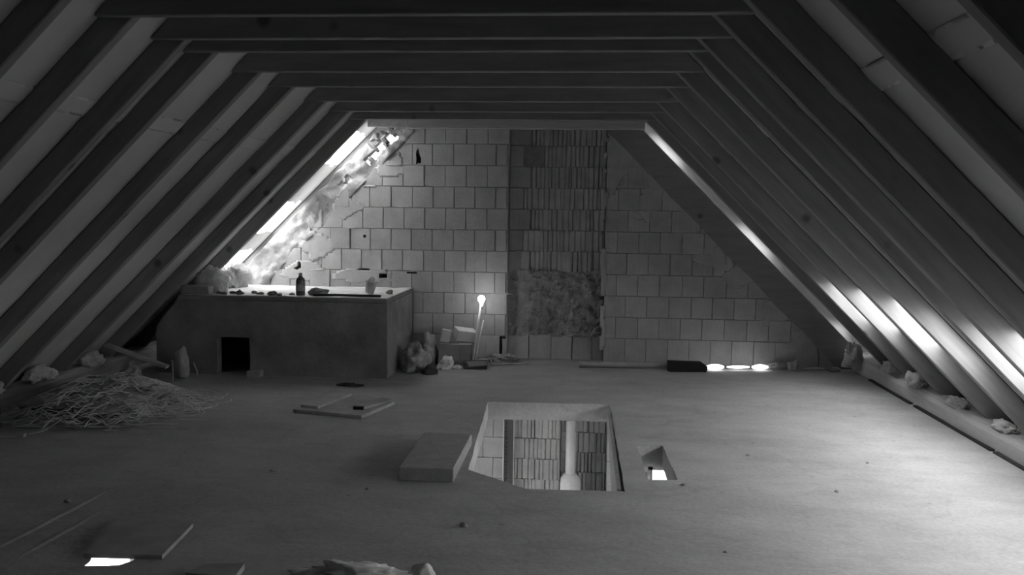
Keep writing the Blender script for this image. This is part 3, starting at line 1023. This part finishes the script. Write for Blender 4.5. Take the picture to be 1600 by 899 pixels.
for k, (x, y, a, b) in enumerate(((2.20, 10.17, 0.12, 0.045), (2.37, 10.1, 0.07, 0.075), (2.62, 10.18, 0.14, 0.02), (2.80, 10.12, 0.07, 0.03))):
    lump('plaster_scrap', (x, y, 0), (a, 0.05, b), 'plaster_smear', 60 + k, ['long pale plaster scrap lying right of the glowing tubes', 'upright crumpled plaster scrap at the wall foot', 'thin flat plaster scrap along the wall foot', 'small plaster scrap next to the corner wool clump'][k],
         'plaster scrap', 'plaster scraps', sub=3, amp=0.5, smooth=False)

# ------------------------------------------------------------------ loose boards on the floor
fo = bx('foam_block', (-1.145, -0.79, 5.50, 6.42, 0.0, 0.088), 'foam', None, bevel=0.006)
tag(fo, 'thick grey foam slab lying beside the large floor hatch', 'foam slab')
pn = thing('plywood_sheet', (-2.02, 7.60, 0), 0, 'thin wooden panel with slats lying flat in mid floor', 'panel')
prf = [(-0.40, -0.30), (0.225, -0.45), (0.375, 0.13), (-0.32, 0.60)]
bm = bmesh.new(); prism(bm, prf, 'z', 0.0, 0.028); mesh_obj('board', bm, 'board', pn)
bm = bmesh.new(); prism(bm, [(-0.36, -0.22), (-0.20, -0.26), (-0.06, 0.32), (-0.27, 0.50)], 'z', 0.028, 0.052); mesh_obj('slat', bm, 'board', pn)
bm = bmesh.new(); prism(bm, [(0.10, -0.22), (0.19, -0.23), (0.36, 0.12), (0.25, 0.20)], 'z', 0.028, 0.05); mesh_obj('slat', bm, 'board', pn)
bx('hinge', (0.10, 0.19, -0.245, -0.215, 0.02, 0.055), 'black', pn)
lump('dark_scrap', (-2.25, 8.5, 0), (0.13, 0.035, 0.02), 'chip', 71, 'dark flat scrap on the floor behind the wooden panel', 'scrap', sub=3, amp=0.8, freq=2.6)
cbm = bmesh.new()
prism(cbm, [(-2.40, 4.07), (-2.015, 4.09), (-2.06, 4.54), (-2.51, 4.55)], 'z', 0.0, 0.022)
tag(mesh_obj('cover_board', cbm, 'board'), 'square board lying over a small bright floor hole', 'board')
cbm = bmesh.new()
prism(cbm, [(-1.80, 3.88), (-1.56, 3.86), (-1.575, 4.02), (-1.66, 4.01), (-1.76, 3.99)], 'z', 0.0, 0.03)
tag(mesh_obj('board_offcut', cbm, 'board'), 'small broken board offcut apart from the square cover board', 'board')
lump('wool_shreds', (-1.03, 3.955, 0.0), (0.22, 0.09, 0.05), 'paper', 81, 'shredded pale wool heap lying alone on the open floor', 'insulation', sub=4, amp=0.55, freq=2.4, ridged=0.5)
lump('wool_tuft', (-0.71, 4.01, 0.0), (0.05, 0.04, 0.05), 'paper', 82, 'small pale wool tuft beside the shredded wool heap', 'insulation', sub=3, amp=0.5, ridged=0.4)
for k, (x, y, s) in enumerate(((-2.95, 4.85, 0.02), (-0.62, 4.72, 0.022), (0.66, 5.62, 0.014), (0.75, 4.5, 0.010), (1.6, 5.6, 0.012), (1.2, 6.4, 0.013), (2.0, 6.3, 0.010), (-1.3, 5.3, 0.009), (-2.0, 5.6, 0.018))):
    lump('floor_crumb', (x, y, 0), (s * 1.3, s, s * 0.8), 'sack', 300 + k, 'tiny mortar crumb lying on the concrete floor', 'mortar chip', 'crumbs on the floor', sub=1, smooth=False)

lump('mortar_lip', (0.445, 5.98, -0.13), (0.035, 0.09, 0.07), 'sack', 91, parent=floor, sub=2)
lump('mortar_lip', (0.45, 5.80, -0.12), (0.04, 0.06, 0.06), 'concrete', 92, parent=floor, sub=2)
# low ridges left in the screed
for k, (a, b) in enumerate((((-2.83, 5.25), (-2.90, 4.02)), ((-2.68, 4.75), (-2.72, 3.98)))):
    bm = bmesh.new()
    pts = [(a[0] + (b[0] - a[0]) * t / 12 + 0.012 * noise.noise(Vector((t * 0.7, k, 0))), a[1] + (b[1] - a[1]) * t / 12, -0.0555 - 0.006 * abs(t / 6 - 1) ** 3) for t in range(13)]
    tube(bm, pts, 0.060, 40)
    mesh_obj('screed_ridge', bm, 'floor', floor, True)
# ------------------------------------------------------------------ straw heap and clutter at the left eaves
def straw_heap():
    bm = bmesh.new()
    r2 = random.Random(11)

    def strand(pts, w):
        pts = [Vector(p) for p in pts]
        prev = None
        for i, p in enumerate(pts):
            t = (pts[min(i + 1, len(pts) - 1)] - pts[max(i - 1, 0)])
            if t.length < 1e-6:
                t = Vector((1, 0, 0))
            t.normalize()
            a = t.cross(Vector((r2.uniform(-.2, .2), r2.uniform(-.2, .2), 1))).normalized() * w
            b = Vector((0, 0, w * 0.6))
            ring = [bm.verts.new(p + a), bm.verts.new(p + b), bm.verts.new(p - a), bm.verts.new(p - b)]
            if prev:
                for k in range(4):
                    bm.faces.new((prev[k], prev[(k + 1) % 4], ring[(k + 1) % 4], ring[k]))
            prev = ring
    cx_, cy_ = -3.98, 7.20
    for n_ in range(620):
        q = r2.uniform(0, 2 * math.pi); rr = math.sqrt(r2.random()) * 0.92
        x = cx_ + 0.70 * rr * math.cos(q); y = cy_ + 0.72 * rr * math.sin(q)
        hmax = 0.30 * max(0, 1 - rr) ** 0.8 + 0.01
        z = r2.uniform(0.3, 1.0) * hmax + 0.008
        a = r2.uniform(0, math.pi) * 0.6 - 0.4
        L_ = r2.uniform(0.18, 0.6)
        cur = r2.uniform(-1.6, 1.6)
        pts = []
        for k in range(7):
            u = (k / 6 - 0.5) * L_
            aa = a + cur * u
            px, py = x + u * math.cos(aa), y + u * math.sin(aa) * 1.1
            e = math.hypot((px - cx_) / 0.74, (py - cy_) / 0.76)
            zz = min(z + 0.03 * math.sin(k + n_), 0.32 * max(0, 1 - e) ** 0.8 + 0.03) + r2.uniform(0, 0.008)
            pts.append((px, py, max(0.006, zz)))
        strand(pts, r2.uniform(0.004, 0.009))
    # long loops running out to the side
    for k in range(16):
        y0 = 7.2 + r2.uniform(-0.35, 0.6)
        ext = r2.uniform(0.45, 0.78)
        pts = [(cx_ + 0.2 + ext * math.sin(t) * 0.9, y0 + 0.26 * math.cos(t) * r2.uniform(0.9, 1.1) + 0.08, 0.02 + 0.05 * (1 - math.sin(t)) * r2.random()) for t in [math.pi * j / 12 for j in range(13)]]
        strand(pts, 0.006)
    for k in range(22):
        x = cx_ - 0.1 + r2.uniform(-0.5, 0.5); y = 6.55 + r2.uniform(-0.15, 0.2); a = r2.uniform(-0.2, 0.5)
        L_ = r2.uniform(0.3, 0.7)
        strand([(x + L_ * u * math.cos(a), y + L_ * u * math.sin(a), 0.012 + 0.02 * r2.random()) for u in (0, .25, .5, .75, 1)], 0.006)
    return bm


hs = mesh_obj('straw_heap', straw_heap(), 'straw')
tag(hs, 'loose heap of pale straw strips spread on the floor by the left eaves', 'straw', kind='stuff')
bmh = lump_bm((0.52, 0.55, 0.15), 5, 4, 0.25)
ho = mesh_obj('heap_core', bmh, 'sack', hs, True); ho.location = (-4.05, 7.2, 0.0)
ho['kind'] = 'stuff'

for k, (x, y, sz, lb) in enumerate((
        (-4.85, 6.80, (0.10, 0.22, 0.11), 'large grey wool clump on the left wall plate behind the straw heap'),
        (-4.85, 7.62, (0.10, 0.18, 0.10), 'round wool clump between rafter feet behind the straw heap'),
        (-4.86, 8.45, (0.10, 0.18, 0.10), 'wool clump between rafter feet next to the leaning plank'))):
    lump('wool_clump', (x, y, 0.145), sz, 'wool', 400 + k, lb, 'insulation', 'clumps at the left eaves', sub=4, ridged=0.3)
lump('dark_bag', (-4.58, 6.40, 0.0), (0.15, 0.14, 0.14), 'chip', 420, 'dark limp bag on the floor at the edge of the straw heap', 'bag', sub=3)
for k, (a, b, w_, lb) in enumerate((((-4.75, 8.55, 0.34), (-4.15, 8.62, 0.12), 0.05, 'short plank leaning down towards the masonry box'),
                                    ((-4.78, 5.95, 0.17), (-4.25, 5.80, 0.02), 0.035, 'narrow lath sloping down off the left wall plate'),
                                    ((-4.72, 6.08, 0.03), (-4.1, 6.22, 0.015), 0.03, 'thin lath lying across the floor before the dark bag'))):
    a, b = Vector(a), Vector(b)
    ex = (b - a).normalized(); ey = Vector((0, 0, 1)).cross(ex).normalized(); ez = ex.cross(ey)
    m = Matrix((ex, ey, ez)).transposed().to_4x4(); m.translation = a
    o = bx('plank', (0, (b - a).length, -w_, w_, -0.012, 0.012), 'board', None, matrix=m)
    tag(o, lb, 'plank')
lump('paper_bag', (-4.05, 8.72, 0.0), (0.08, 0.07, 0.2), 'card', 430, 'crumpled upright paper bag between plank and masonry box', 'bag', sub=3, amp=0.4, ridged=0.3)
lump('rubble_piece', (-4.38, 8.32, 0.0), (0.11, 0.12, 0.14), 'sack', 431, 'grey rubble lump under the leaning plank', 'rubble', sub=3, amp=0.5, smooth=False)
bm = bmesh.new(); tube(bm, [(-4.02, 8.45, 0.0), (-4.04, 8.5, 0.10), (-4.07, 8.55, 0.2)], 0.008, 6)
tag(mesh_obj('thin_stick', bm, 'plate_wood'), 'thin upright stick in front of the paper bag', 'stick')
bm = bmesh.new(); tube(bm, [(-3.88, 8.7, 0.0), (-3.90, 8.74, 0.07), (-3.95, 8.78, 0.14)], 0.008, 6)
tag(mesh_obj('thin_stick', bm, 'plate_wood'), 'short curved stick standing before the masonry box front', 'stick')

# ------------------------------------------------------------------ holes and slots knocked into the gable wall, cut for real
def cut_wall():
    cutters = []
    for k, (x, z, a, b) in enumerate(((-1.925, 2.36, 0.026, 0.085), (-1.905, 2.31, 0.022, 0.05), (-3.33, 1.07, 0.024, 0.05), (-3.36, 1.03, 0.03, 0.02), (-2.55, 1.42, 0.018, 0.02))):
        bm = lump_bm((a, 0.16, b), 50 + k, 2, 0.5, flat=False)
        cutters.append((bm, Vector((x, D, z)), (x - 2 * a, x + 2 * a, z - 2 * b, z + 2 * b)))
    for x, z, w_, h_ in ((-2.62, 1.02, 0.13, 0.022), (-2.38, 0.93, 0.10, 0.055), (-2.05, 0.99, 0.12, 0.022),
                         (-0.955, 0.02, 0.035, 0.255), (-0.955, 0.25, 0.075, 0.03)):
        bm = bmesh.new(); box(bm, 0, w_, -0.1, 0.16, 0, h_)
        cutters.append((bm, Vector((x, D, z)), (x, x + w_, z, z + h_)))
    for bm, loc, (xa, xb, za, zb) in cutters:
        me = bpy.data.meshes.new('cutter')
        bmesh.ops.recalc_face_normals(bm, faces=bm.faces[:])
        bm.to_mesh(me); bm.free()
        co = bpy.data.objects.new('cutter', me); COL.objects.link(co); co.location = loc
        bpy.context.view_layer.update()
        hit = [wall]
        for o in wall.children:
            if o.name.split('.')[0] not in ('brick', 'mortar_smear', 'mortar_lip'):
                continue
            cs = [o.matrix_world @ Vector(c) for c in o.bound_box]
            if min(c.x for c in cs) < xb and max(c.x for c in cs) > xa and min(c.z for c in cs) < zb and max(c.z for c in cs) > za:
                hit.append(o)
        for o in hit:
            m = o.modifiers.new('cut', 'BOOLEAN'); m.object = co; m.operation = 'DIFFERENCE'; m.solver = 'EXACT'
        bpy.context.view_layer.update()
        dg = bpy.context.evaluated_depsgraph_get()
        done = [(o, bpy.data.meshes.new_from_object(o.evaluated_get(dg))) for o in hit]
        for o, nm in done:
            o.modifiers.clear(); o.data = nm
        bpy.data.objects.remove(co)


cut_wall()
